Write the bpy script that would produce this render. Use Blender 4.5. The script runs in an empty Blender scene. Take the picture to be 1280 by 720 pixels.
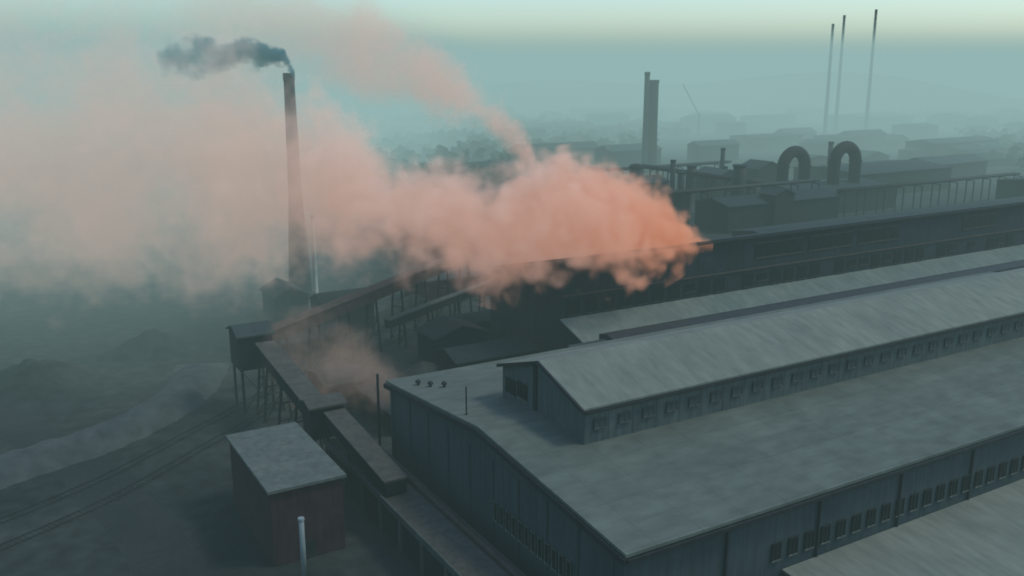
import bpy, bmesh, math, random
from mathutils import Vector, Matrix
random.seed(7)
S=bpy.context.scene
S.view_settings.view_transform='Standard'; S.view_settings.look='None'; S.view_settings.exposure=0
COL=S.collection
R=math.radians

# ------------------------------------------------------------ materials
def nn(nt,t,**k):
    n=nt.nodes.new(t)
    for a,b in k.items(): setattr(n,a,b)
    return n
def mth(nt,op,a,b=None,c=None,clamp=False):
    n=nt.nodes.new('ShaderNodeMath'); n.operation=op; n.use_clamp=clamp
    for i,v in enumerate((a,b,c)):
        if v is None: continue
        if isinstance(v,(int,float)): n.inputs[i].default_value=v
        else: nt.links.new(v,n.inputs[i])
    return n.outputs[0]
def surf(name,c1,c2,scale=.12,rough=.85,seams=(),streak=None,bump=.3,fine=.25,metal=0):
    c1=[v*.68 for v in c1]; c2=[v*.68 for v in c2]
    m=bpy.data.materials.new(name); m.use_nodes=True; nt=m.node_tree; L=nt.links
    b=nt.nodes['Principled BSDF']; b.inputs['Roughness'].default_value=rough; b.inputs['Metallic'].default_value=metal
    b.inputs['Specular IOR Level'].default_value=.2
    tc=nn(nt,'ShaderNodeTexCoord'); co=tc.outputs['Object']
    n1=nn(nt,'ShaderNodeTexNoise'); n1.inputs['Scale'].default_value=scale; n1.inputs['Detail'].default_value=7; n1.inputs['Roughness'].default_value=.65
    L.new(co,n1.inputs['Vector'])
    f=mth(nt,'MULTIPLY_ADD',n1.outputs[0],2.6,-.8,clamp=True)
    mx=nn(nt,'ShaderNodeMix',data_type='RGBA'); mx.inputs[6].default_value=(*c1,1); mx.inputs[7].default_value=(*c2,1)
    L.new(f,mx.inputs[0]); col=mx.outputs[2]
    mp=nn(nt,'ShaderNodeMapping'); mp.inputs['Scale'].default_value=streak or (1,1,1); L.new(co,mp.inputs[0])
    n2=nn(nt,'ShaderNodeTexNoise'); n2.inputs['Scale'].default_value=1.2; n2.inputs['Detail'].default_value=4; L.new(mp.outputs[0],n2.inputs['Vector'])
    g=mth(nt,'MULTIPLY_ADD',n2.outputs[0],fine*2.4,1-fine*1.2)
    h=n2.outputs[0]
    sx=nn(nt,'ShaderNodeSeparateXYZ'); L.new(co,sx.inputs[0])
    for ax,per,w,dk in seams:
        t=mth(nt,'DIVIDE',sx.outputs['XYZ'.index(ax)],per); t=mth(nt,'FRACT',t)
        t=mth(nt,'LESS_THAN',t,w/per); t=mth(nt,'MULTIPLY_ADD',t,-dk,1.0)
        g=mth(nt,'MULTIPLY',g,t)
        q=mth(nt,'FLOOR',mth(nt,'DIVIDE',sx.outputs['XYZ'.index(ax)],per))
        wn=nn(nt,'ShaderNodeTexWhiteNoise',noise_dimensions='1D'); L.new(q,wn.inputs['W'])
        g=mth(nt,'MULTIPLY',g,mth(nt,'MULTIPLY_ADD',wn.outputs['Value'],.10,.95))
    v=nn(nt,'ShaderNodeVectorMath',operation='SCALE'); L.new(col,v.inputs[0]); L.new(g,v.inputs['Scale'])
    L.new(v.outputs[0],b.inputs['Base Color'])
    bp=nn(nt,'ShaderNodeBump'); bp.inputs['Strength'].default_value=bump; bp.inputs['Distance'].default_value=.05
    L.new(mth(nt,'MULTIPLY',g,h),bp.inputs['Height']); L.new(bp.outputs[0],b.inputs['Normal'])
    return m
M={}
M['roof']=surf('roof_sheet',(.092,.114,.094),(.132,.152,.122),.05,.9,[('X',6.0,.14,.16),('Y',4.0,.12,.16)],(.25,.5,.5),fine=.36)
M['roofL']=surf('roof_sheet_pale',(.155,.175,.142),(.205,.222,.175),.12,.9,[('X',3.0,.12,.13)],(.7,.2,.5),fine=.3)
M['roofM']=surf('roof_sheet_mid',(.12,.155,.135),(.17,.20,.165),.12,.88,[('X',3.0,.1,.15)],(.6,.2,.5),fine=.3)
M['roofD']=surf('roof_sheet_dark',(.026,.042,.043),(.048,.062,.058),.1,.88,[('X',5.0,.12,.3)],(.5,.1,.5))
M['roofK']=surf('roof_sheet_sooty',(.010,.020,.023),(.020,.031,.032),.1,.9,[('X',5.0,.12,.3)],(.5,.1,.5))
M['wall']=surf('wall_sheet',(.030,.052,.056),(.054,.075,.073),.1,.85,[('Y',2.4,.1,.1),('Z',3.4,.1,.12)],(2,2,.12),fine=.4)
M['wallX']=surf('wall_sheet_side',(.056,.082,.078),(.096,.12,.106),.15,.85,[('X',3.7,.2,.35)],(2,2,.2),fine=.5)
M['wallT']=surf('wall_sooty_sheet',(.010,.018,.024),(.022,.033,.039),.12,.9,[('X',4.3,.3,.35)],(.6,.6,.15),fine=.6)
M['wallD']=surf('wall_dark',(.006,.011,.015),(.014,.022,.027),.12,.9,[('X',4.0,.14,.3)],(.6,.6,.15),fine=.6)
M['wallB']=surf('wall_brick',(.036,.018,.02),(.055,.029,.029),.3,.9,[('Z',1.5,.08,.2)],(1.5,1.5,.2),fine=.4)
M['conc']=surf('concrete',(.085,.105,.092),(.13,.145,.122),.25,.9,[],(1,1,1),fine=.35)
M['concD']=surf('dirty_concrete',(.05,.066,.062),(.085,.096,.085),.25,.9,[],(1,1,1),fine=.4)
M['deck']=surf('rusty_decking',(.055,.058,.05),(.095,.088,.072),.25,.9,[('Y',2.5,.15,.25)],(1,1,1),fine=.4)
M['grav']=surf('yard_ground',(.008,.015,.016),(.046,.052,.045),.03,.95,[],(.3,.3,.3),fine=.8,bump=.5)
M['bank']=surf('cinder_spoil',(.038,.052,.052),(.08,.09,.082),.06,.95,[],(.3,.3,.3),fine=.5,bump=.5)
M['road']=surf('road_asphalt',(.014,.020,.022),(.03,.035,.033),.1,.9,[],(1,1,1),fine=.3)
M['steel']=surf('dark_steel',(.010,.015,.019),(.025,.029,.029),.5,.7,[],(1,1,.3),fine=.4)
M['rust']=surf('rusty_steel',(.055,.042,.036),(.088,.064,.05),.4,.85,[],(1,1,.3),fine=.4)
M['duct']=surf('sooty_duct_steel',(.012,.009,.012),(.024,.015,.016),.4,.85,[],(1,1,.3),fine=.4)
M['glass']=surf('grimy_glass',(.002,.004,.006),(.008,.014,.016),.5,.35,[],(1,1,1))
M['glassL']=surf('dusty_glass',(.032,.05,.05),(.06,.078,.072),.5,.5,[],(1,1,1))
M['white']=surf('pale_paint',(.20,.25,.245),(.30,.34,.32),.5,.6,[],(1,1,.3),fine=.15)
M['brick']=surf('chimney_brick',(.004,.008,.012),(.013,.017,.021),.2,.9,[('Z',4.0,.2,.3)],(1,1,.1),fine=.4)
M['leaf']=surf('foliage',(.02,.035,.028),(.045,.06,.04),.2,.95,[],(1,1,1),fine=.6)
M['rail']=surf('rail_steel',(.014,.020,.021),(.028,.033,.032),.5,.7,[],(1,1,1),metal=.0)

# ------------------------------------------------------------ mesh helpers
def top(name,label,cat,loc=(0,0,0),group=None,kind=None):
    e=bpy.data.objects.new(name,None); COL.objects.link(e); e.location=loc; e.empty_display_size=1
    e["label"]=label; e["category"]=cat
    if group: e["group"]=group
    if kind: e["kind"]=kind
    return e
def tag(o,label,cat,group=None,kind=None):
    o["label"]=label
    o["category"]=cat
    if group: o["group"]=group
    if kind: o["kind"]=kind
    return o
class MB:
    def __init__(s): s.v=[]; s.f=[]; s.m=[]; s.mats=[]
    def mi(s,m):
        if m not in s.mats: s.mats.append(m)
        return s.mats.index(m)
    def poly(s,vs,fs,m):
        o=len(s.v); s.v+= [tuple(v) for v in vs]; k=s.mi(m)
        for f in fs: s.f.append([i+o for i in f]); s.m.append(k)
        return s
    def box(s,x0,x1,y0,y1,z0,z1,m):
        vs=[(x,y,z) for z in (z0,z1) for x,y in ((x0,y0),(x1,y0),(x1,y1),(x0,y1))]
        return s.poly(vs,[(3,2,1,0),(4,5,6,7),(0,1,5,4),(1,2,6,5),(2,3,7,6),(3,0,4,7)],m)
    def beam(s,a,b,w,h,m):
        a=Vector(a);b=Vector(b);d=(b-a).normalized()
        u=d.cross(Vector((0,0,1)))
        if u.length<.01: u=Vector((1,0,0))
        u.normalize(); v=u.cross(d).normalized()
        vs=[p+u*(sx*w/2)+v*(sy*h/2) for p in (a,b) for sx,sy in ((-1,-1),(1,-1),(1,1),(-1,1))]
        return s.poly(vs,[(0,1,2,3),(7,6,5,4),(0,4,5,1),(1,5,6,2),(2,6,7,3),(3,7,4,0)],m)
    def prismX(s,prof,x0,x1,m):
        n=len(prof); vs=[(x0,y,z) for y,z in prof]+[(x1,y,z) for y,z in prof]
        fs=[list(range(n)),list(range(2*n-1,n-1,-1))]+[(i,i+n,(i+1)%n+n,(i+1)%n) for i in range(n)]
        return s.poly(vs,fs,m)
    def prismY(s,prof,y0,y1,m):
        n=len(prof); vs=[(x,y0,z) for x,z in prof]+[(x,y1,z) for x,z in prof]
        fs=[list(range(n)),list(range(2*n-1,n-1,-1))]+[(i,i+n,(i+1)%n+n,(i+1)%n) for i in range(n)]
        return s.poly(vs,fs,m)
    def tube(s,pts,rad,m,n=16,cap=True):
        pts=[Vector(p) for p in pts]; vs=[];up=None
        for i,p in enumerate(pts):
            d=(pts[min(i+1,len(pts)-1)]-pts[max(i-1,0)]).normalized()
            if up is None:
                up=Vector((0,1,0)) if abs(d.z)>.7 else Vector((0,0,1))
            u=d.cross(up).normalized(); v=u.cross(d).normalized(); up=v
            r=rad[i] if isinstance(rad,(list,tuple)) else rad
            vs+=[p+(u*math.cos(2*math.pi*k/n)+v*math.sin(2*math.pi*k/n))*r for k in range(n)]
        fs=[]
        for i in range(len(pts)-1):
            for k in range(n): fs.append((i*n+k,i*n+(k+1)%n,(i+1)*n+(k+1)%n,(i+1)*n+k))
        if cap: fs.append(list(range(n-1,-1,-1))); fs.append([len(vs)-n+k for k in range(n)])
        return s.poly(vs,fs,m)
    def obj(s,name,parent=None,smooth=False,vol=False):
        me=bpy.data.meshes.new(name); me.from_pydata(s.v,[],s.f)
        for m in s.mats: me.materials.append(m)
        me.polygons.foreach_set('material_index',s.m)
        bm=bmesh.new(); bm.from_mesh(me); bmesh.ops.recalc_face_normals(bm,faces=bm.faces)
        if vol and bm.calc_volume(signed=True)<0: bmesh.ops.reverse_faces(bm,faces=bm.faces)
        bm.to_mesh(me); bm.free()
        if smooth: me.polygons.foreach_set('use_smooth',[True]*len(me.polygons))
        o=bpy.data.objects.new(name,me); COL.objects.link(o)
        if parent: par(o,parent)
        return o
def par(o,p):
    o.parent=p
    o.matrix_parent_inverse=Matrix.Translation(-Vector(p.location))
def wmesh(w,h,face,bars=1,pane='glass',sill='conc',fr='steel'):
    b=MB()
    if face=='X':
        b.box(-.06,.1,-w/2,w/2,-h/2,h/2,M[pane])
        b.box(-.16,-.062,-w/2-.1,w/2+.1,h/2,h/2+.14,M[fr]); b.box(-.16,-.062,-w/2-.1,w/2+.1,-h/2-.14,-h/2,M[sill])
        for i in range(bars+2):
            y=-w/2+i*w/(bars+1); b.box(-.12,-.062,y-.05,y+.05,-h/2,h/2,M[fr])
    else:
        b.box(-w/2,w/2,-.06,.1,-h/2,h/2,M[pane])
        b.box(-w/2-.1,w/2+.1,-.16,-.062,h/2,h/2+.14,M[fr]); b.box(-w/2-.1,w/2+.1,-.16,-.062,-h/2-.14,-h/2,M[sill])
        for i in range(bars+2):
            x=-w/2+i*w/(bars+1); b.box(x-.05,x+.05,-.12,-.062,-h/2,h/2,M[fr])
    return b
def rows(parent,proto,locs):
    for i,l in enumerate(locs):
        o=proto if i==0 else proto.copy()
        if i: COL.objects.link(o)
        o.location=l; par(o,parent)
def roofprof(y0,y1,ym,e,rz,ov=.6,th=.3,gap=.02):
    s0=(rz-e)/(ym-y0); s1=(rz-e)/(y1-ym)
    return [(y0-ov,e-ov*s0+gap),(ym,rz+gap),(y1+ov,e-ov*s1+gap),(y1+ov,e-ov*s1+gap+th),(ym,rz+gap+th),(y0-ov,e-ov*s0+gap+th)]
def shed(name,label,cat,x0,x1,y0,y1,e,rz,axis='X',wall='wall',roof='roof',ym=None,group=None,gut=True,zb=0):
    t=top(name,label,cat,((x0+x1)/2,(y0+y1)/2,zb),group)
    if axis=='X':
        m=ym or (y0+y1)/2
        MB().prismX([(y0,zb),(y1,zb),(y1,e),(m,rz),(y0,e)],x0,x1,M[wall]).obj('wall',t)
        MB().prismX(roofprof(y0,y1,m,e,rz),x0-.4,x1+.4,M[roof]).obj('roof',t)
        if gut:
            for y in (y0-.75,y1+.75): MB().box(x0-.3,x1+.3,y-.14,y+.14,e-.35,e-.05,M['steel']).obj('gutter',t)
    else:
        m=ym or (x0+x1)/2
        MB().prismY([(x0,zb),(x1,zb),(x1,e),(m,rz),(x0,e)],y0,y1,M[wall]).obj('wall',t)
        MB().prismY(roofprof(x0,x1,m,e,rz),y0-.4,y1+.4,M[roof]).obj('roof',t)
    return t

# ------------------------------------------------------------ ground
g=MB(); ext=4500
g.poly([(-ext,-ext,0),(ext,-ext,0),(ext,ext,0),(-ext,ext,0)],[(0,1,2,3)],M['grav'])
o=g.obj('ground'); o["kind"]="structure"; o["label"]="dark cinder ground of the steelworks yard"; o["category"]="ground"
def strip(name,pts,w,z,m,label):
    b=MB(); vs=[]
    P=[Vector((*p,0)) for p in pts]
    for i,p in enumerate(P):
        d=(P[min(i+1,len(P)-1)]-P[max(i-1,0)]).normalized(); u=Vector((-d.y,d.x,0))
        vs+=[p+u*w/2+Vector((0,0,z)),p-u*w/2+Vector((0,0,z))]
    b.poly(vs,[(2*i,2*i+1,2*i+3,2*i+2) for i in range(len(P)-1)],m)
    o=b.obj(name); o["kind"]="structure"; o["label"]=label; o["category"]="road"; return o
def smooth(pts,n=10):
    out=[]
    P=[Vector(p) for p in pts]; P=[P[0]*2-P[1]]+P+[P[-1]*2-P[-2]]
    for i in range(1,len(P)-2):
        for k in range(n):
            t=k/n; a,b,c,d=P[i-1:i+3]
            out.append(.5*((2*b)+(c-a)*t+(2*a-5*b+4*c-d)*t*t+(3*b-a-3*c+d)*t**3))
    out.append(P[-2]); return [tuple(p) for p in out]
strip('road',smooth([(14,40),(15,90),(14,125),(2,170),(-30,230),(-60,330)]),8,.004,M['road'],'worn grey asphalt works road beside the tracks')

# ------------------------------------------------------------ main shed (with lantern)
X0,X1=50.6,200
RZ=16.7; YN=64.3; YF=122
T=top('factory_shed','large grey-green sheet-clad mill shed with raised roof lantern','factory building',(125,92,0))
MB().prismX([(YN,0),(YF,0),(YF,14),(93.5,RZ),(YN,14)],X0,X1,M['wall']).obj('wall',T)
MB().prismX(roofprof(YN,YF,93.5,14,RZ,ov=.7,th=.35),X0-.35,X1+.4,M['roof']).obj('roof',T)
b=MB()
pr=[(YN-.8,13.9),(93.5,RZ+.05),(YF+.8,13.9),(YF+.8,13.2),(93.5,RZ-.65),(YN-.8,13.2)]
b.prismX(pr,X0-.7,X0-.36,M['steel']); b.obj('verge_board',T)
MB().box(X0-.3,X1+.3,YN-1.1,YN-.75,13.45,13.85,M['steel']).obj('gutter',T)
MB().box(X0-.27,X0-.02,YN-.2,YF+.2,0,.9,M['conc']).obj('plinth',T)
rows(T,wmesh(.85,2.4,'X',0,fr='conc').obj('window'),[(X0-.11,73.6+i*1.45,7.4) for i in range(12)])
rows(T,wmesh(1.3,2.0,'Y',1).obj('window'),[(71.5+i*2.6,YN-.11,8.3) for i in range(34)])
d=MB().box(-.12,.12,-.3,-.02,0,13.4,M['steel']).obj('downpipe')
rows(T,d,[(64+i*14,YN,0) for i in range(9)])
p=MB().box(-.16,-.02,-.14,.14,.9,13.6,M['wall']).obj('pilaster')
rows(T,p,[(X0,66+i*6.1,0) for i in range(10)])
LN=bpy.data.objects.new('roof_lantern',None); COL.objects.link(LN); LN.location=(125,94,16)
par(LN,T)
MB().prismX([(84,15.0),(103.5,15.0),(103.5,20.7),(93.7,23.8),(84,20.7)],59.5,X1-6,M['wallX']).obj('wall',LN)
MB().prismX(roofprof(84,103.5,93.7,20.7,23.8,ov=.35,th=.26),59.1,X1-5.5,M['roofL']).obj('roof',LN)
MB().prismX([(83.5,20.35),(93.7,23.72),(104.0,20.35),(104.0,20.8),(93.7,24.1),(83.5,20.8)],58.8,59.08,M['steel']).obj('verge_board',LN)
MB().box(59.2,X1-5.6,83.3,83.6,20.25,20.5,M['steel']).obj('gutter',LN)
MB().box(59.3,59.48,94.6,95.4,16.5,23.1,M['steel']).obj('post',LN)
rows(LN,wmesh(1.7,1.1,'Y',1,'glassL','concD','concD').obj('window'),[(61.7+i*3.7,83.89,18.6) for i in range(35)])
rows(LN,wmesh(2.2,2.0,'X',2).obj('window'),[(59.39,98.2,18.6),(59.39,101.2,18.3)])
def cowl(x,y,z,h=1.3,r=.35):
    t=top('roof_vent','small dark sheet-metal cowl standing on the shed roof','roof vent',(x,y,z),'roof vents on the sheds')
    MB().tube([(x,y,z-.3),(x,y,z+h)],r*.6,M['steel'],10).obj('pipe',t)
    MB().tube([(x,y,z+h+.01),(x,y,z+h+.25),(x,y,z+h+.5)],[r*1.3,r*1.1,.05],M['steel'],10).obj('cap',t)
for x,y in ((53,117),(55.5,113.5),(54,115)): cowl(x,y,14+ (122-y)/28.5*(RZ-14)+.3,h=.5)
def rod(x,y,z,h):
    t=top('roof_mast','thin dark mast standing on the shed roof edge','mast',(x,y,z),'thin masts on the shed roof')
    MB().tube([(x,y,z-.2),(x,y,z+h)],.1,M['steel'],8).obj('shaft',t)
    MB().box(x-.3,x+.3,y-.3,y+.3,z-.2,z+.15,M['steel']).obj('base',t)
rod(51.5,99,16.4,4)
t=top('corner_post','tall thin dark post standing at the shed corner','post',(48.9,122.6,0))
MB().tube([(48.9,122.6,0),(48.9,122.6,15.6)],.2,M['steel'],10).obj('shaft',t)
MB().box(48.5,49.3,122.2,123.0,0,.4,M['conc']).obj('base',t)
A=top('annex_building','low lean-to annex with pale roof along the mill shed wall','annex',(140,56,0))
MB().prismX([(50,0),(YN-.1,0),(YN-.1,5.6),(50,4.4)],73,200,M['wallX']).obj('wall',A)
MB().prismX([(49.4,4.37),(YN-.15,5.63),(YN-.15,5.85),(49.4,4.6)],72.6,200.4,M['roofL']).obj('roof',A)

# ------------------------------------------------------------ second low shed
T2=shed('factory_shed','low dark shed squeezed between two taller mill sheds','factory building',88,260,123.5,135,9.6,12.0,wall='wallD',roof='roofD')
MB().prismX([(127,11.55),(131.5,11.55),(131.5,12.6),(129.25,13.1),(127,12.6)],96,255,M['steel']).obj('ridge_vent',T2)
T2b=top('annex_building','pale-roofed lean-to along the tall dark shed','annex',(200,142,0))
MB().prismX([(138,0),(146.9,0),(146.9,11.2),(138,8.2)],98,330,M['wallD']).obj('wall',T2b)
MB().prismX([(137.4,8.0),(146.95,11.22),(146.95,11.5),(137.4,8.3)],97.6,330.4,M['roofM']).obj('roof',T2b)
# ------------------------------------------------------------ tall dark shed, roof falling away to the rear
T3=top('factory_shed','tall dark melting shop shed with orange fume leaving its roof','factory building',(217,160,0))
MB().prismX([(147,0),(176,0),(176,16.6),(147,23.4)],98,330,M['wallT']).obj('wall',T3)
MB().prismX([(146.4,23.56),(176.5,16.5),(176.5,16.8),(146.4,23.86)],97.6,330.4,M['roofK']).obj('roof',T3)
MB().box(97.8,330.2,145.95,146.35,23.2,23.6,M['steel']).obj('gutter',T3)
rw=random.Random(3)
xs_=[101+i*4.3 for i in range(52)]
pick=[rw.random() for _ in xs_]
rows(T3,wmesh(2.8,3.2,'Y',2,'glass','rust').obj('window'),[(x,146.89,13.6) for x,p_ in zip(xs_,pick) if p_<.65])
rows(T3,wmesh(2.8,1.8,'Y',1,'glass','rust').obj('window'),[(x,146.89,13.9) for x,p_ in zip(xs_,pick) if .65<=p_<.85])
b=MB(); b.box(0,15,-.2,-.02,18.2,18.5,M['rust']); b.box(0,15,-.14,-.02,18.52,21.6,M['glass'])
for k in range(1,6): b.box(k*2.5-.06,k*2.5+.06,-.2,-.142,18.52,21.6,M['steel'])
b.box(0,15,-.24,-.02,21.62,21.85,M['rust'])
rows(T3,b.obj('louvre'),[(150,147,0),(167,147,0),(184,147,0),(225,147,0)])
MB().box(98.2,330,146.7,146.98,15.9,16.2,M['rust']).obj('crane_rail',T3)

# ------------------------------------------------------------ brick block
B=top('switch_house','windowless reddish brick block with flat concrete roof','small building',(31.5,113,0))
MB().box(26.8,36,103.2,123,0,9.9,M['wallB']).obj('wall',B)
MB().box(26.4,36.4,102.8,123.4,9.92,10.3,M['conc']).obj('roof',B)
MB().box(30.4,32.2,103.1,103.19,0,2.4,M['steel']).obj('door',B)
P=top('loading_platform','long raised flat-topped gantry running beside the shed wall','platform',(45,100,0))
MB().box(41.4,48.2,30,127,4.6,5.0,M['deck']).obj('deck',P)
MB().box(42,48,30,127,0,4.59,M['wallD']).obj('base',P)
MB().box(41.4,41.6,30,127,5.01,5.5,M['concD']).obj('kerb',P)
pp=MB().box(-.35,-.02,-.3,.3,0,4.58,M['concD']).obj('pier')
rows(P,pp,[(42,33+i*6.6,0) for i in range(15)])
MB().tube([(46.9,31,5.5),(46.9,126,5.5)],.35,M['rust'],12).obj('pipe',P)
V=top('vent_pole','tall white painted vent pipe','pole',(29,98.4,0))
MB().tube([(29,98.4,0),(29,98.4,8)],.32,M['white'],14).obj('pipe',V,True)
MB().tube([(29,98.4,8.01),(29,98.4,8.25)],[.42,.38],M['white'],14).obj('cap',V)

# ------------------------------------------------------------ conveyor galleries
def gallery(label,a,b_,w,h,leg,roofm='roofL',wallm='rust'):
    a=Vector(a);b_=Vector(b_)
    t=top('conveyor_gallery',label,'conveyor',(a.x,a.y,0),'conveyor galleries')
    MB().beam(a,b_,w,h,M[wallm]).obj('housing',t)
    up=Vector((0,0,h/2+.17))
    MB().beam(a+up,b_+up,w+.4,.25,M[roofm]).obj('roof',t)
    n=int((b_-a).length//leg); d=(b_-a).normalized(); u=d.cross(Vector((0,0,1))).normalized()
    for i in range(n+1):
        p=a+d*(leg*.5+i*leg) if i<n else b_-d
        m=MB(); zt=p.z-h/2-.02
        for s in (-1,1): m.beam(Vector((p.x,p.y,0))+u*s*(w*.75),Vector((p.x,p.y,zt))+u*s*w*.42,.35,.35,M['steel'])
        for k in (.33,.66): 
            m.beam(Vector((p.x,p.y,zt*k))-u*w*.62,Vector((p.x,p.y,zt*k))+u*w*.62,.2,.2,M['steel'])
        m.beam(Vector((p.x,p.y,0))-u*w*.7,Vector((p.x,p.y,zt*.66))+u*w*.5,.15,.15,M['steel'])
        m.obj('trestle',t)
    return t
gallery('brownish conveyor gallery on steel trestles',(41.5,131.1,9.0),(41.5,156.5,11.6),3.2,2.2,8,'deck','wallD')
gallery('long brownish inclined conveyor gallery on steel trestles',(44,166,10.8),(104,199,14.5),2.8,2.2,9,'rust','rust')
gallery('pale-topped dark conveyor gallery beside the stockyard',(74,179,6),(112,193,9),1.5,1.6,9,'concD','steel')
gallery('brownish conveyor gallery dropping to the raised gantry',(43.6,104,6.2),(43.4,126.9,8.4),3.0,1.8,9,'deck','wallD')
tw=shed('transfer_tower','dark clad conveyor transfer tower on steel legs','tower',37,43,157,163.5,14.3,15.4,wall='wallD',roof='roofD',zb=8,gut=False)
for x in (37.4,42.6):
    for y in (157.4,163.1): MB().box(x-.2,x+.2,y-.2,y+.2,0,7.98,M['steel']).obj('leg',tw)
m=MB(); m.beam((37.4,157.15,.3),(42.6,157.15,7.7),.18,.1,M['steel']); m.beam((37.4,157.0,7.7),(42.6,157.0,.3),.18,.1,M['steel'])
m.obj('cross_brace',tw)
hh=shed('conveyor_head_house','small dark conveyor head house on a white pillar','small building',39.8,45,127.1,130.9,10.4,10.9,wall='wallD',roof='deck',zb=5.2,gut=False)
MB().box(39.9,40.7,127.4,128.2,0,5.18,M['white']).obj('pillar',hh)
MB().box(43.9,44.6,127.4,128.1,0,5.18,M['steel']).obj('pillar',hh)

# ------------------------------------------------------------ railway tracks
def track(pts,label):
    pts=smooth(pts,12); P=[Vector((*p,0)) for p in pts]
    t=top('railway_track',label,'railway track',(P[0].x,P[0].y,0),'railway tracks in the yard')
    for off in (-.72,.72):
        b=MB(); vs=[]
        for i,p in enumerate(P):
            d=(P[min(i+1,len(P)-1)]-P[max(i-1,0)]).normalized(); u=Vector((-d.y,d.x,0))
            for w,z in ((-.06,.08),(-.06,.2),(.06,.2),(.06,.08)): vs.append(p+u*(off+w)+Vector((0,0,z)))
        fs=[(4*i+k,4*i+(k+1)%4,4*i+4+(k+1)%4,4*i+4+k) for i in range(len(P)-1) for k in range(4)]
        b.poly(vs,fs,M['rail']); b.obj('rail',t)
    b=MB(); acc=0
    for i in range(len(P)-1):
        d=P[i+1]-P[i]; l=d.length; d.normalize(); u=Vector((-d.y,d.x,0))
        while acc<l:
            c=P[i]+d*acc; b.beam(c-u*1.25,c+u*1.25,.26,.1,M['grav']); acc+=.8
        acc-=l
    o=b.obj('sleeper_bed',t); o["kind"]="stuff"
base=[(-70,98),(-20,118),(8,131),(28,146),(58,170),(110,212)]
for k in range(2):
    off=k*8
    track([(x,y+off) for x,y in base],'curved rusty railway track across cinder ground')
b=MB(); P=[Vector((*p,0)) for p in smooth([(-75,128),(-30,139),(0,151),(16,158),(30,172),(38,190)],14)]; vs=[]
prof=[(-5,-.1),(-3.4,1.6),(-2.0,2.5),(0,2.8),(2.2,2.3),(4.5,1.0),(6,-.1)]
for i,p in enumerate(P):
    d=(P[min(i+1,len(P)-1)]-P[max(i-1,0)]).normalized(); u=Vector((-d.y,d.x,0))
    e=min(1,i/6,(len(P)-1-i)/6)+.02
    for w,z in prof: vs.append(p+u*(w+random.uniform(-.25,.25))+Vector((0,0,z*e*random.uniform(.88,1.1))))
np_=len(prof)
b.poly(vs,[(i*np_+k,i*np_+k+1,(i+1)*np_+k+1,(i+1)*np_+k) for i in range(len(P)-1) for k in range(np_-1)],M['bank'])
o=b.obj('embankment',smooth=True); o["kind"]="structure"; o["label"]="pale curved cinder spoil bank beside the railway tracks"; o["category"]="embankment"

# ------------------------------------------------------------ chimneys
def chimney(x,y,h,r0,r1,label,mat='brick',name='chimney',z0=0,n=24,group=None,rm=None):
    t=top(name,label,'chimney',(x,y,z0),group)
    MB().tube([(x,y,z0),(x,y,z0+h*.03),(x,y,z0+h*.031),(x,y,z0+h*.5),(x,y,z0+h)],[r0*1.25,r0*1.25,r0,rm or (r0+r1)/2*.95,r1],M[mat],n).obj('shaft',t,True)
    MB().tube([(x,y,z0+h*.965),(x,y,z0+h*.975),(x,y,z0+h+.25),(x,y,z0+h+.3)],[r1*1.02,r1*1.1,r1*1.12,r1*.8],M['steel'],n).obj('rim',t)
    return t
chimney(72,232.7,58.5,3.1,1.3,'tall dark tapering chimney trailing black smoke',rm=1.7)
chimney(76.5,233.5,22,.6,.5,'slim pale steel vent stack beside the tall chimney','white',n=14)
chimney(344,430,57.5,2.0,1.5,'slender dark stack, the taller of a close pair','steel')
chimney(348.5,429,53,3.1,2.6,'stout dark stack standing against a thinner one','brick')
stub='short stubby dark stack among low works buildings'
for x,y,h,a,c in ((271,277,21.5,2.9,2.6),(233,330,18,1.6,1.3),(257,302,22,1.3,1.1),(262,296,20,2.0,1.8),(248,286,19,1.5,1.4),(285,300,18,1.0,.9),(222,340,20,1.8,1.5),(300,318,24,1.2,1.0),(372,318,24,1.5,1.2)):
    chimney(x,y,h,a,c,stub,'steel',group='stubby stacks of the works')
for x,y,h in ((678,588,98),(726,617,108),(735,589,112)):
    chimney(x,y,h,1.9,1.1,'distant tall chimney fading into haze',group='distant chimneys')

# ------------------------------------------------------------ gooseneck ducts
def goose(x,y,w,zt,label,r=2.6,grp='gooseneck ducts'):
    t=top('gooseneck_duct',label,'duct',(x,y,10),grp)
    pts=[(x-w/2,y,8)]+[(x-w/2,y,zt-w/2-2)]+[(x-w/2*math.cos(a),y,zt-w/2+w/2*math.sin(a)) for a in [i*math.pi/14 for i in range(15)]]+[(x+w/2,y,zt-w/2-2),(x+w/2,y,8)]
    MB().tube(pts,r,M['duct'] ,18).obj('pipe',t,True)
    for xx,z in ((x-w/2,10.5),(x+w/2,10.5),(x-w/2,zt-w/2),(x+w/2,zt-w/2)):
        MB().tube([(xx,y,z),(xx,y,z+.6)],r*1.12,M['duct'],18).obj('flange',t)
    return t
goose(312,286,13.5,24.5,'big sooty inverted-U gas duct rising from a low plant roof')
goose(331.5,275,13.5,26.5,'big sooty inverted-U gas duct with its bend slightly higher')
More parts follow.
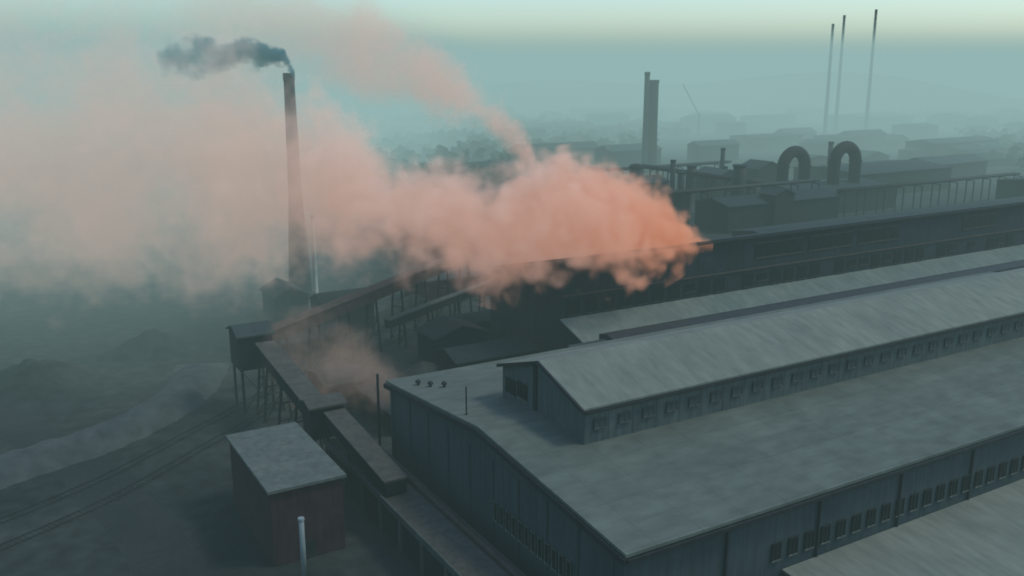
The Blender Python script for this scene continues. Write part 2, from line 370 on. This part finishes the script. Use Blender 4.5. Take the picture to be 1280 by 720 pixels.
def pipebridge(a,b_,z,label):
    a=Vector((*a,z)); b_=Vector((*b_,z)); d=(b_-a); n=int(d.length//12); d.normalize(); u=Vector((-d.y,d.x,0))
    t=top('pipe_bridge',label,'pipework',(a.x,a.y,0),'pipe bridges of the works')
    MB().tube([a+u*1.1,b_+u*1.1],.8,M['duct'],12).obj('pipe',t,True)
    MB().tube([a-u*1.1+Vector((0,0,.3)),b_-u*1.1+Vector((0,0,.3))],.55,M['steel'],12).obj('pipe',t,True)
    for i in range(n+1):
        p=a+d*(1+i*12); m=MB()
        m.beam(Vector((p.x,p.y,0))+u*1.8,p+u*1.8-Vector((0,0,.9)),.4,.4,M['steel']); m.beam(Vector((p.x,p.y,0))-u*1.8,p-u*1.8-Vector((0,0,.9)),.4,.4,M['steel'])
        m.beam(p-u*2.1-Vector((0,0,.95)),p+u*2.1-Vector((0,0,.95)),.4,.3,M['steel']); m.obj('trestle',t)
lb='twin sooty gas pipes carried on steel trestles'
pipebridge((190,262),(300,262),15,lb); pipebridge((205,240),(205,320),13,lb); pipebridge((262,272),(262,330),17,lb)
pipebridge((300,250),(420,250),12,lb); pipebridge((225,345),(330,345),14,lb)

# ------------------------------------------------------------ tanks and mid works
def tank(x,y,r,h,label,cap=1.0):
    t=top('storage_tank',label,'tank',(x,y,0),'domed tanks in the works')
    MB().tube([(x,y,0),(x,y,h)],r,M['steel'],24).obj('shell',t,True)
    pts=[(x,y,h+.02)]+[(x,y,h+.02+r*.55*math.sin(a)) for a in [i*math.pi/12 for i in range(1,7)]]
    rad=[r*1.12*cap]+[r*1.12*cap*math.cos(a)+.02 for a in [i*math.pi/12 for i in range(1,7)]]
    MB().tube(pts,rad,M['duct'],24).obj('dome',t,True)
tank(212,316,4.2,17,'dark cylindrical tank with domed cap',1.1)
tank(196,300,3.2,13,'dark cylindrical tank with domed cap')
tank(236,328,3.8,16,'dark cylindrical tank with domed cap')
tank(250,318,3.0,18,'dark cylindrical tank with domed cap')
tank(286,284,3.2,13,'dark cylindrical tank with domed cap')
lab=('low hazy works building with sheet roof','long hazy mill shed behind the main sheds')
for (x0,x1,y0,y1,e,rz,ax,wl,rf) in (
    (225,420,212,232,5,6.5,'X','wallD','roofK'),
    (240,300,250,268,10,12,'X','wallD','roofK'),
    (296,350,262,296,9,11,'X','wallD','roofK'),
    (180,222,285,300,8,10,'X','wallB','roofK'),
    (170,200,320,350,9,12,'Y','wallD','roofD'),
    (236,262,310,325,12,14,'X','wallD','roofD'),
    (276,292,296,312,14,17,'Y','wallD','roofD'),
    (262,272,248,256,13,15,'Y','wallD','roofK'),
    (225,232,262,272,14,15,'Y','wallD','roofK'),
    (310,326,305,318,15,18,'Y','wallD','roofK'),
    (360,430,290,330,11,13,'X','wallD','roofK'),
    (120,165,255,275,6,8,'X','wallB','roofD'),
    (95,130,290,305,7,9,'X','wallB','roofD'),
    (98,128,212,224,6,8,'X','wallB','roofD'),
    (405,520,215,250,10,12,'X','wallD','roofK'),
    ):
    shed('works_building',lab[0] if x1-x0<80 else lab[1],'factory building',x0,x1,y0,y1,e,rz,ax,wl,rf,group='works buildings in the haze',gut=False)
for (x0,x1,y0,y1,e,rz,ax) in ((76,94,150,159,5,6.5,'X'),(56,64,134,150,4,5.5,'Y'),(78,90,163,172,6,8,'Y'),(50,58,150,160,5,6,'X'),(88,100,177,184,4,5.2,'X'),(52,66,183,191,4,5.5,'X'),(66,78,196,206,7,9,'X'),(60,68,214,226,6,8,'Y')):
    shed('yard_building','low sooty yard building with dark sheet roof','small building',x0,x1,y0,y1,e,rz,ax,'wallD','roofK',group='low yard buildings',gut=False)
def heap(x,y,r,h):
    b=MB(); n=22;k=7; vs=[(x,y,h)]
    for j in range(1,k+1):
        for i in range(n):
            a=2*math.pi*i/n; rr=r*j/k*(1+.18*math.sin(3*a+x)+random.uniform(-.06,.06))
            vs.append((x+rr*math.cos(a)*1.3,y+rr*math.sin(a),max(-.05,h*(1-(j/k))**1.1*(1+random.uniform(-.12,.12))-(.05 if j==k else 0))))
    fs=[(0,1+i,1+(i+1)%n) for i in range(n)]+[(1+(j-1)*n+i,1+j*n+i,1+j*n+(i+1)%n,1+(j-1)*n+(i+1)%n) for j in range(1,k) for i in range(n)]
    b.poly(vs,fs,M['grav']); o=b.obj('ore_heap',smooth=True); tag(o,'dark heap of ore or slag on the yard ground','heap','ore heaps in the yard')
for x,y,r,h in ((62,160,6,4),(72,156,7,4.5),(92,205,9,5),(60,205,9,5),(82,143,5,3),(30,205,8,5),(6,195,9,5),(-20,200,10,5)): heap(x,y,r,h)
placed=0
while placed<110:
    d=random.uniform(420,1300); r=random.uniform(-.62,.62)*d
    x=.862*r+.508*d; y=-.508*r+.862*d
    if r>.05*d and d<480: continue
    L_=random.uniform(15,70); W_=random.uniform(10,26); h=random.uniform(4,11)
    shed('works_building','low hazy works building with sheet roof','factory building',x,x+L_,y,y+W_,h,h+random.uniform(1,4),random.choice('XY') if L_<30 else 'X',random.choice(('wallD','wallB','wallD')),random.choice(('roofD','roofK','roofD','roofK')),group='works buildings in the haze',gut=False)
    placed+=1
def wood(n,dr,label,hh=(6,12)):
    b=MB()
    for i in range(n):
        d=random.uniform(*dr); r=random.uniform(-.7,.7)*d
        x=.862*r+.508*d; y=-.508*r+.862*d
        if math.sin(x*.008+2*math.sin(y*.006))<.0: continue
        for j in range(5):
            cx=x+random.uniform(-8,8); cy=y+random.uniform(-8,8); cz=random.uniform(.3,1)*random.uniform(*hh)*.6; s=random.uniform(2,6)
            vs=[];
            for k in range(10):
                q=Vector((random.gauss(0,1),random.gauss(0,1),random.gauss(0,.8))).normalized()*s*random.uniform(.7,1.2); vs.append((cx+q.x,cy+q.y,max(0,cz+q.z)))
            fs=[tuple(random.sample(range(10),3)) for _ in range(14)]
            b.poly(vs,fs,M['leaf'])
    o=b.obj('wood'); tag(o,label,'trees',kind='stuff')
wood(1900,(480,1500),'far-off dark tree belts dissolving into haze')
b=MB(); n=80
vs=[]
for i in range(n+1):
    a=R(-20+i*140/n); rr=1500
    hgt=30+18*math.sin(i*.21)+10*math.sin(i*.57+1)
    x,y=math.cos(a)*rr,math.sin(a)*rr
    vs+=[(x*.9,y*.9,-1),(x,y,max(10,hgt)),(x*1.2,y*1.2,-1)]
b.poly(vs,[f for i in range(n) for f in ((3*i,3*i+3,3*i+4,3*i+1),(3*i+1,3*i+4,3*i+5,3*i+2))],M['leaf'])
o=b.obj('hills'); o["kind"]="structure"; o["label"]="low hazy hills on the horizon"; o["category"]="hills"
cx,cy=.862*170+.508*850,-.508*170+.862*850
t=top('derrick_crane','faint distant derrick crane with raised jib','crane',(cx,cy,0))
MB().beam((cx,cy,0),(cx,cy,20),1.4,1.4,M['steel']).obj('mast',t)
MB().beam((cx,cy,18),(cx-14,cy+8,46),.8,.8,M['steel']).obj('jib',t)

# ------------------------------------------------------------ smoke
def fcurve(nt,inp,xs,ys):
    lo,hi=min(ys),max(ys)
    if hi-lo<1e-6: 
        v=nn(nt,'ShaderNodeValue'); v.outputs[0].default_value=lo; return v.outputs[0]
    n=nt.nodes.new('ShaderNodeFloatCurve'); c=n.mapping.curves[0]
    P=[(x,(y-lo)/(hi-lo)) for x,y in zip(xs,ys)]
    c.points[0].location=P[0]; c.points[1].location=P[-1]
    for x,y in P[1:-1]: c.points.new(x,y)
    for p in c.points: p.handle_type='AUTO_CLAMPED'
    n.mapping.update(); nt.links.new(inp,n.inputs['Value'])
    return mth(nt,'MULTIPLY_ADD',n.outputs[0],hi-lo,lo)
ROT=R(-30.5)
def plume(name,label,st,color,emis,noise=.06,aniso=.15,stepm=2.0,amp=1.9,edge=(.3,1.0),hull=1.2,noise2=None,amp2=.9,amp2far=None,color0=None,emis0=None,mixr=(.75,.95)):
    color0=color0 or color; emis0=emis0 or emis
    st=sorted(st); xs=[s[0] for s in st]; xa,xb=xs[0],xs[-1]; tn=[(x-xa)/(xb-xa) for x in xs]
    b=MB(); pts=[];rad=[]
    K=48
    def lerp(x,i):
        for a,c in zip(st,st[1:]):
            if x<=c[0]+1e-6:
                f=(x-a[0])/(c[0]-a[0]); return a[i]+(c[i]-a[i])*f
        return st[-1][i]
    for k in range(K+1):
        x=xa+(xb-xa)*k/K; pts.append((x,lerp(x,1),lerp(x,2))); rad.append(lerp(x,3)*hull)
    vs=[];n=20
    for p,r in zip(pts,rad):
        for k in range(n):
            a=2*math.pi*k/n; vs.append((p[0],p[1]+r*math.cos(a),max(.5,p[2]+r*math.sin(a))))
    fs=[(i*n+k,i*n+(k+1)%n,(i+1)*n+(k+1)%n,(i+1)*n+k) for i in range(K) for k in range(n)]
    fs.append(list(range(n))); fs.append([K*n+k for k in range(n)][::-1])
    bb=[max(v[i] for v in vs)-min(v[i] for v in vs) for i in range(3)]
    m=bpy.data.materials.new(name+'_volume'); m.use_nodes=True; nt=m.node_tree; nt.nodes.clear(); L=nt.links
    out=nn(nt,'ShaderNodeOutputMaterial'); tc=nn(nt,'ShaderNodeTexCoord')
    n1=nn(nt,'ShaderNodeTexNoise'); n1.inputs['Scale'].default_value=noise; n1.inputs['Detail'].default_value=1; n1.inputs['Roughness'].default_value=.5
    L.new(tc.outputs['Object'],n1.inputs['Vector'])
    n2=nn(nt,'ShaderNodeTexNoise'); n2.inputs['Scale'].default_value=noise2 or noise*3.2; n2.inputs['Detail'].default_value=2; n2.inputs['Roughness'].default_value=.5
    L.new(tc.outputs['Object'],n2.inputs['Vector'])
    sx=nn(nt,'ShaderNodeSeparateXYZ'); L.new(tc.outputs['Object'],sx.inputs[0])
    t=mth(nt,'DIVIDE',mth(nt,'SUBTRACT',sx.outputs[0],xa),xb-xa)
    cy=fcurve(nt,t,tn,[s[1] for s in st]); cz=fcurve(nt,t,tn,[s[2] for s in st])
    rd=fcurve(nt,t,tn,[s[3] for s in st]); dn=fcurve(nt,t,tn,[s[4] for s in st])
    dy=mth(nt,'SUBTRACT',sx.outputs[1],cy); dz=mth(nt,'SUBTRACT',sx.outputs[2],cz)
    q=mth(nt,'SQRT',mth(nt,'ADD',mth(nt,'MULTIPLY',dy,dy),mth(nt,'MULTIPLY',dz,dz)))
    q=mth(nt,'DIVIDE',q,rd)
    q=mth(nt,'ADD',q,mth(nt,'MULTIPLY_ADD',n1.outputs[0],-amp,amp*.5))
    mm=nn(nt,'ShaderNodeMapRange',interpolation_type='SMOOTHSTEP'); L.new(t,mm.inputs[0]); mm.inputs[1].default_value=mixr[0]; mm.inputs[2].default_value=mixr[1]
    a2=amp2 if amp2far is None else mth(nt,'MULTIPLY_ADD',mm.outputs[0],amp2-amp2far,amp2far)
    bl=mth(nt,'ABSOLUTE',mth(nt,'SUBTRACT',n2.outputs[0],.5))
    q=mth(nt,'SUBTRACT',q,mth(nt,'MULTIPLY',mth(nt,'MULTIPLY_ADD',bl,2.0,-.24),a2))
    mr=nn(nt,'ShaderNodeMapRange',interpolation_type='SMOOTHSTEP'); L.new(q,mr.inputs[0])
    mr.inputs[1].default_value=edge[0]; mr.inputs[2].default_value=edge[1]; mr.inputs[3].default_value=1; mr.inputs[4].default_value=0
    den=mth(nt,'MULTIPLY',mr.outputs[0],dn)
    def cmix(a,c):
        x=nn(nt,'ShaderNodeMix',data_type='RGBA'); L.new(mm.outputs[0],x.inputs[0]); x.inputs[6].default_value=(*a,1); x.inputs[7].default_value=(*c,1); return x.outputs[2]
    cc=cmix(color,color0); ce=cmix(emis,emis0)
    sc=nn(nt,'ShaderNodeVolumeScatter'); L.new(cc,sc.inputs['Color']); sc.inputs['Anisotropy'].default_value=aniso; L.new(den,sc.inputs['Density'])
    ab=nn(nt,'ShaderNodeVolumeAbsorption'); L.new(cc,ab.inputs['Color']); L.new(den,ab.inputs['Density'])
    em=nn(nt,'ShaderNodeEmission'); L.new(ce,em.inputs[0]); L.new(den,em.inputs['Strength'])  # added glow in place of light scattered repeatedly inside the smoke
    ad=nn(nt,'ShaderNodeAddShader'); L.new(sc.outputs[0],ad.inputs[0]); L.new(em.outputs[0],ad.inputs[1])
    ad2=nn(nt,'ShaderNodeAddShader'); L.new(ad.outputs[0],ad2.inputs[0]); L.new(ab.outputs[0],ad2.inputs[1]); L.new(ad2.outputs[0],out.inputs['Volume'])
    m.cycles.volume_step_rate=stepm/(sum(bb)/3*.1)
    b.poly(vs,fs,m); o=b.obj(name,vol=True); o.rotation_euler=(0,0,ROT)
    tag(o,label,'smoke',kind='stuff')
    return o
plume('orange_smoke','dense orange fume rolling from the mill roof and spreading downwind',
  [(43.5,196,22.5,1.6,.5),(40,195,23.2,4.2,.55),(35,193,25.3,8.2,.55),(28,191,28,13.2,.5),(19,188,28,15.5,.42),(10,188,26.5,15.5,.30),(0,189,26.5,14.5,.22),(-10,191,28.5,14.3,.17),(-25,196,31.5,16.8,.125),(-41,207,34.5,22.5,.08),(-66,235,34,36,.045),(-95,250,34,47,.034),(-132,258,33,52,.028),(-178,264,33,53,.022)],
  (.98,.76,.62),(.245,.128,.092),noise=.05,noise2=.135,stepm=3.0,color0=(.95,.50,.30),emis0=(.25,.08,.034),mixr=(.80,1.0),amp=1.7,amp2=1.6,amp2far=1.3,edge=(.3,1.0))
plume('pink_smoke','thin pinkish fume rising at a slant from a far vent',
  [(12,300,15,4.5,.12),(8,300,27,7.5,.12),(2,300,36,9.8,.10),(-5,300,43.5,12,.08),(-16,300,52,14,.065),(-32,300,60.5,17,.048),(-52,300,68,20,.034),(-80,300,74,24,.02),(-105,300,77,26,.010)],
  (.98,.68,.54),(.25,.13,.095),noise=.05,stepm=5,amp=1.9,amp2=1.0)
plume('black_smoke','dark grey smoke curling from the tall chimney mouth',
  [(-54.6,237,58.8,1.7,2.0),(-56.3,237,61.0,2.7,1.8),(-59,237,63.0,3.2,1.2),(-63,237,62.8,3.3,.8),(-68,237,64.0,4.6,.5),(-74,237,62.8,4.0,.34),(-80,237,62.6,5.2,.26),(-87,237,61.5,5.6,.15)],
  (.12,.24,.27),(.008,.040,.048),noise=.17,noise2=.4,stepm=1.2,amp=2.4,amp2=1.2)
plume('thin_smoke','thin brownish fume drifting low over the conveyors',
  [(-18,148,8,4,.012),(-25,149,10,8.5,.028),(-34,151,11,9.5,.024),(-43,153,12,7.5,.010)],
  (.92,.64,.48),(.18,.115,.08),noise=.09,stepm=3,hull=1.05)

# ------------------------------------------------------------ haze layer, thickening with distance and over the low yard
def haze(name,col,box,label):
    m=bpy.data.materials.new(name+'_volume'); m.use_nodes=True; nt=m.node_tree; nt.nodes.clear(); L=nt.links
    out=nn(nt,'ShaderNodeOutputMaterial'); ab=nn(nt,'ShaderNodeVolumeAbsorption'); ab.inputs[0].default_value=(0,0,0,1)
    tc=nn(nt,'ShaderNodeTexCoord')
    def ramp(vec,a,b_,lo,hi):
        dt=nn(nt,'ShaderNodeVectorMath',operation='DOT_PRODUCT'); L.new(tc.outputs['Object'],dt.inputs[0]); dt.inputs[1].default_value=vec
        mr=nn(nt,'ShaderNodeMapRange',interpolation_type='SMOOTHSTEP'); L.new(dt.outputs['Value'],mr.inputs[0])
        mr.inputs[1].default_value=a; mr.inputs[2].default_value=b_; mr.inputs[3].default_value=lo; mr.inputs[4].default_value=hi
        return mr.outputs[0]
    den=ramp((.508,.862,0),270,700,1/2300,1/310)
    left=mth(nt,'MULTIPLY',ramp((-.862,.508,0),15,75,0,1/350),ramp((.508,.862,0),110,190,0,1))
    den=mth(nt,'ADD',den,left)
    L.new(den,ab.inputs['Density'])
    em=nn(nt,'ShaderNodeEmission'); em.inputs[0].default_value=(*col,1); L.new(den,em.inputs[1])  # haze only absorbs and glows; the emission stands in for scattered daylight
    ad=nn(nt,'ShaderNodeAddShader'); L.new(ab.outputs[0],ad.inputs[0]); L.new(em.outputs[0],ad.inputs[1]); L.new(ad.outputs[0],out.inputs['Volume'])
    x0,x1,y0,y1,z0,z1=box
    m.cycles.volume_step_rate=70/((x1-x0+y1-y0+z1-z0)/3*.1)
    o=MB().box(*box,m).obj(name,vol=True); o["kind"]="structure"; o["label"]=label; o["category"]="haze"
haze('sky_haze',(.29,.46,.45),(-2600,2600,-2600,2600,-20,82),'low layer of blue-green industrial haze')

# ------------------------------------------------------------ world, sun, camera
w=bpy.data.worlds.new("World"); S.world=w; w.use_nodes=True; nt=w.node_tree
sky=nn(nt,'ShaderNodeTexSky',sky_type='NISHITA'); sky.sun_disc=False; sky.sun_elevation=R(55); sky.sun_rotation=R(120)
sky.air_density=1.3; sky.dust_density=1.5; sky.ozone_density=3
tint=nn(nt,'ShaderNodeMix',data_type='RGBA',blend_type='MULTIPLY'); tint.inputs[0].default_value=1; tint.inputs[7].default_value=(.84,.99,1.06,1)
nt.links.new(sky.outputs[0],tint.inputs[6])
bg=nt.nodes['Background']; bg.inputs[1].default_value=.185; nt.links.new(tint.outputs[2],bg.inputs[0])
sl=bpy.data.lights.new('sun','SUN'); sl.energy=1.5; sl.angle=R(11); sl.color=(1,.96,.84)
so=bpy.data.objects.new('sun',sl); COL.objects.link(so)
az=R(120); el=R(55)
dirv=Vector((math.sin(az)*math.cos(el),math.cos(az)*math.cos(el),math.sin(el)))
so.rotation_euler=dirv.to_track_quat('Z','Y').to_euler()
cd=bpy.data.cameras.new('camera'); co=bpy.data.objects.new('camera',cd); COL.objects.link(co)
co.location=(0,0,60); co.rotation_euler=(R(90-13.45),0,R(-30.5)); cd.lens=32.34; cd.clip_end=12000; cd.clip_start=.5
cd.dof.use_dof=True; cd.dof.focus_distance=25; cd.dof.aperture_fstop=.9
S.camera=co
